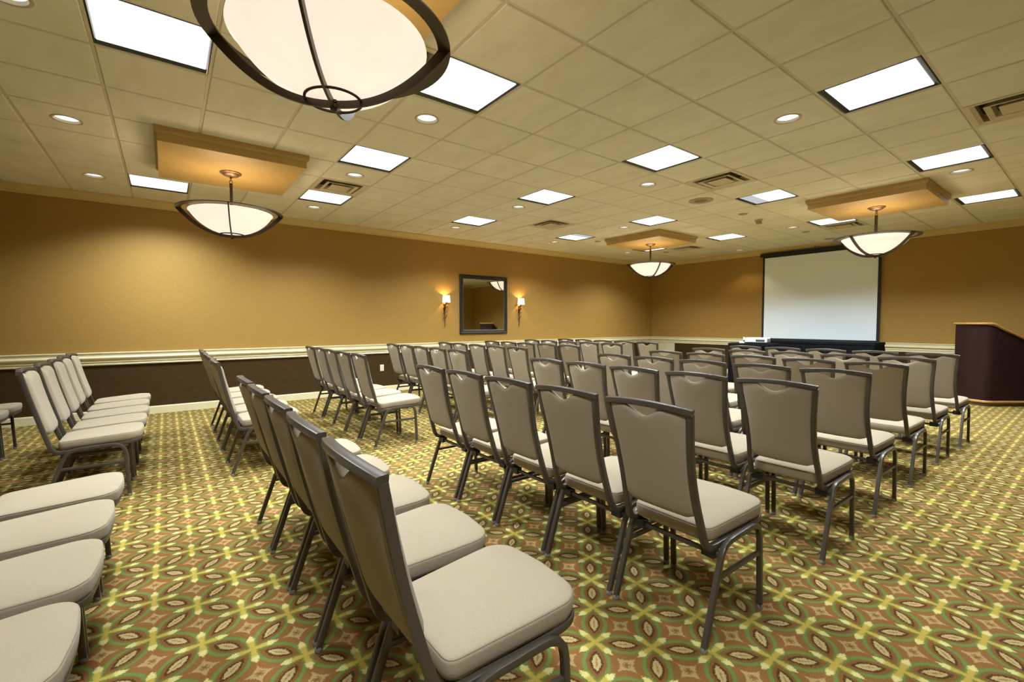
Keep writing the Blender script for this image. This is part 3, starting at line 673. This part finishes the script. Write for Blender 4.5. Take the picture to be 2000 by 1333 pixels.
# ------------------------------------------------------------------ chairs
def make_chair():
    """faces +Y, origin on the floor in the middle of the four feet"""
    Y0 = -.230
    t = empty('banquet_chair')
    UP = [(.201, -.080, .918), (.190, -.064, .84), (.178, -.044, .75), (.1715, -.022, .66), (.1725, .002, .57), (.178, .026, .485), (.182, .044, .425), (.184, .058, .396), (.186, .080, .379), (.188, .11, .376), (.192, .20, .381), (.1945, .26, .385)]
    UP = [(a * (1 - .04 * max(0, (c - .7) / .22)), b, c + .018 * max(0, (c - .40) / .52)) for a, b, c in UP]
    tubep = rrect(.0125, .0135, .004)
    mb = MB()
    for s in (-1, 1):
        mb.tube([(s * p[0], p[1] + Y0, p[2]) for p in smoothpath(UP, 3)], tubep, side=(1, 0, 0))
    # arched, backward-bowed top rail
    rp = []
    for k in range(13):
        s = -1 + 2 * k / 12; rp.append((s * .2055, -.082 - .026 * (1 - s * s) + Y0, .943 + .015 * (1 - s * s)))
    mb.tube(rp, rrect(.0125, .0165, .005), side=(0, 0, 1))
    mb.build('back_frame', M['frame'], t, 35)
    mb = MB(); sp = []
    sp += [(-.1945, .26, .385), (-.197, .38, .393)]
    half = [(.197, .38, .393), (.199, .44, .399), (.196, .475, .403), (.182, .503, .406), (.155, .518, .408), (.08, .526, .409), (0, .528, .4095)]
    sp = [(.1945, .26, .385)] + half + [(-p[0], p[1], p[2]) for p in half[-2::-1]] + [(-.1945, .26, .385)]
    mb.tube([(p[0], p[1] + Y0, p[2]) for p in smoothpath(sp, 2)], rrect(.0115, .0115, .004), side=(0, 0, 1))
    mb.build('seat_frame', M['frame'], t, 35)
    legp = rrect(.011, .012, .004)
    for s in (-1, 1):
        X = .2175
        rear = [(0.0, .012), (.108, .318), (.122, .350), (.142, .374), (.172, .388), (.21, .3925), (.26, .394)]
        front = [(.26, .394), (.34, .397), (.385, .396), (.418, .383), (.438, .358), (.4455, .322), (.460, .012)]
        for pts in (rear, front):
            mb = MB(); mb.tube([(s * X, y + Y0, z) for y, z in pts], legp, side=(1, 0, 0)); lg = mb.build('leg', M['frame'], t, 35)
            fy, fz = (pts[0] if pts is rear else pts[-1])
            mb = MB(); mb.lathe([(.013, .0), (.015, .004), (.0145, .016), (.0125, .020)], 10, s * X, fy + Y0, True, True); mb.build('glide', M['glide'], lg, 50)
        mb = MB(); mb.tube([(s * X, .089 + Y0, .262), (s * X, .449 + Y0, .262)], rrect(.008, .0095, .003), side=(1, 0, 0)); mb.build('stretcher', M['frame'], t, 35)
        mb = MB(); mb.box(s * .170 - .028, s * .170 + .028, .098 + Y0, .136 + Y0, .330, .366); mb.build('ganging_clip', M['black_plastic'], t)
    mb = MB(); mb.tube([(-.21, .118 + Y0, .346), (.21, .118 + Y0, .346)], rrect(.009, .009, .003), side=(0, 0, 1)); mb.build('crossbar', M['frame'], t, 35)
    mb = MB(); mb.tube([(-.21, .36 + Y0, .380), (.21, .36 + Y0, .380)], rrect(.008, .010, .003), side=(0, 0, 1)); mb.build('crossbar', M['frame'], t, 35)
    # seat cushion
    def outline(k, n=9):
        xr, xf, y0, y1 = .183 + k, .205 + k, .088 - k, .532 + k; out = []
        def arc(cx, cy, r, a0, a1, m):
            return [(cx + r * math.cos(math.radians(a0 + (a1 - a0) * i / m)), cy + r * math.sin(math.radians(a0 + (a1 - a0) * i / m))) for i in range(m + 1)]
        r0, r1 = .035, .085
        out += arc(xr - r0, y0 + r0, r0, -90, -5, 4)
        out += [(xr + (xf - xr) * .35, .22), (xr + (xf - xr) * .75, .34)]
        out += arc(xf - r1, y1 - r1, r1, 2, 78, 7)
        mid = [(xf * .32, y1 + .006), (0, y1 + .010)]
        right = out + mid[:1]
        return right + [mid[1]] + [(-x, y) for x, y in right[::-1]] + [(0, y0 - .002)]
    def zb(y): return .388 + .058 * (y - .1)
    mb = MB(); L = []
    for k, dz in ((-.012, .001), (-.001, .005), (.004, .018), (.0055, .034), (.005, .050), (.0042, .0565), (.0024, .0580), (.0034, .0600), (.0018, .0625), (-.003, .0650), (-.012, .0680), (-.030, .0715)):
        L.append([(x, y + Y0, zb(y) + dz) for x, y in outline(k)])
    for f, dz in ((.72, .0765), (.45, .080), (.2, .0815)):
        o0 = outline(-.030); L.append([(x * f, (.31 + (y - .31) * f) + Y0, zb(.31 + (y - .31) * f) + dz) for x, y in o0])
    mb.loops(L); mb.build('seat', M['fabric'], t, 70)
    # backrest pad
    ups = smoothpath(UP[:8], 6); ups = sorted(ups, key=lambda p: p[2])
    def at(z):
        for a, b in zip(ups[:-1], ups[1:]):
            if a[2] <= z <= b[2] + 1e-9:
                f = (z - a[2]) / max(1e-9, b[2] - a[2]); return a[0] + (b[0] - a[0]) * f, a[1] + (b[1] - a[1]) * f
        return (ups[-1][0], ups[-1][1]) if z > ups[-1][2] else (ups[0][0], ups[0][1])
    NS, NT = 30, 14; zl, zh = .500, .934
    def ptop(s):
        notch = 0.0
        q = abs(s) / .50
        if q < 1: notch = .040 * (1 - q ** 2) ** 1.6
        return zh + .012 * (1 - s * s) - notch
    def pbot(s): return zl + .018 * max(0, abs(s) - .75) / .25 * 1.0 - .004 * (1 - s * s)
    def surf(s, tt, side):
        z = pbot(s) + (ptop(s) - pbot(s)) * tt; xh, yc = at(min(z, .936))
        x = s * (xh - .0085); bow = -.026 * (1 - s * s) * max(0, (z - .5) / .42) ** 1.5
        e = min(1, (1 - abs(s)) / .20); f = min(1, tt / .12, (1 - tt) / .09)
        g = math.sqrt(max(0, 1 - (1 - e) ** 2)) * math.sqrt(max(0, 1 - (1 - f) ** 2))
        if side > 0: y = yc + .000 + .036 * g
        else:
            ln = .0055 * math.exp(-((z - ptop(s)) / .02) ** 2) * math.exp(-(s / .5) ** 4)
            y = yc - .006 - .009 * g - ln * .4
        return (x, y + bow + Y0, z)
    mb = MB(); vs = []; idx = {}
    for sd in (1, -1):
        for i in range(NS + 1):
            # cluster columns toward the edges
            s = math.sin((-1 + 2 * i / NS) * PI / 2 * .80) / math.sin(PI / 2 * .80)
            for j in range(NT + 1):
                tt = 0.5 - 0.5 * math.cos(PI * j / NT); idx[sd, i, j] = len(vs); vs.append(surf(s, tt, sd))
    fs = []
    for sd in (1, -1):
        for i in range(NS):
            for j in range(NT):
                q = (idx[sd, i, j], idx[sd, i + 1, j], idx[sd, i + 1, j + 1], idx[sd, i, j + 1]); fs.append(q if sd < 0 else q[::-1])
    for i in range(NS):
        fs.append((idx[1, i, 0], idx[1, i + 1, 0], idx[-1, i + 1, 0], idx[-1, i, 0])); fs.append((idx[-1, i, NT], idx[-1, i + 1, NT], idx[1, i + 1, NT], idx[1, i, NT]))
    for j in range(NT):
        fs.append((idx[1, 0, j + 1], idx[1, 0, j], idx[-1, 0, j], idx[-1, 0, j + 1])); fs.append((idx[1, NS, j], idx[1, NS, j + 1], idx[-1, NS, j + 1], idx[-1, NS, j]))
    mb.add(vs, fs); mb.build('backrest', M['fabric'], t, 75)
    return t
proto = make_chair(); used = False
rows = 'HGFEDCBAZ'
rear_near = dict(A=-.745, B=.445, C=1.638, D=2.75, E=3.67, F=4.57, G=5.47, H=6.375)
rear_far = dict(Z=-1.712, A=-.70, B=.42, C=1.655, D=2.83, E=3.72, F=4.66, G=5.60, H=6.40)
R_near = dict(A=-.91, B=-.905, C=-.906, D=-.880, E=-.895, F=-.900, G=-.900, H=-.885)
R_far = dict(Z=-4.35, A=-4.36, B=-4.40, C=-4.47, D=-4.48, E=-4.46, F=-4.46, G=-4.48, H=-4.40)
rng = random.Random(11)
for block, rear, RR, pitch in (('right', rear_near, R_near, .477), ('left', rear_far, R_far, .481)):
    for row in rows:
        if row not in rear: continue
        for k in range(5):
            if block == 'right' and row == 'A' and k == 0: continue
            if block == 'left' and row == 'Z' and k < 3: continue
            o = proto if not used else copy_tree(proto); used = True
            x = RR[row] - .2305 - pitch * k
            o.location = (x + rng.uniform(-.002, .002), rear[row] + .230 + rng.uniform(-.008, .008), 0); o.rotation_euler = (0, 0, rng.uniform(-.004, .004))
            ri = rows.index(row); pos = k if block == 'left' else 4 - k
            rn = 'front row' if ri == 0 else ORD[ri] + ' row from screen'
            lab = 'taupe banquet chair, %s block, %s, %s from the aisle' % (block, rn, 'next' if False else ORD[pos])
            if (block, row, k) == ('right', 'B', 0): lab = 'taupe banquet chair nearest the camera, its whole seat in the foreground'
            if (block, row, k) == ('right', 'C', 0): lab = 'taupe banquet chair seen whole from behind in the middle foreground'
            tag(o, lab, 'chair', 'banquet chairs in the %s block' % block)
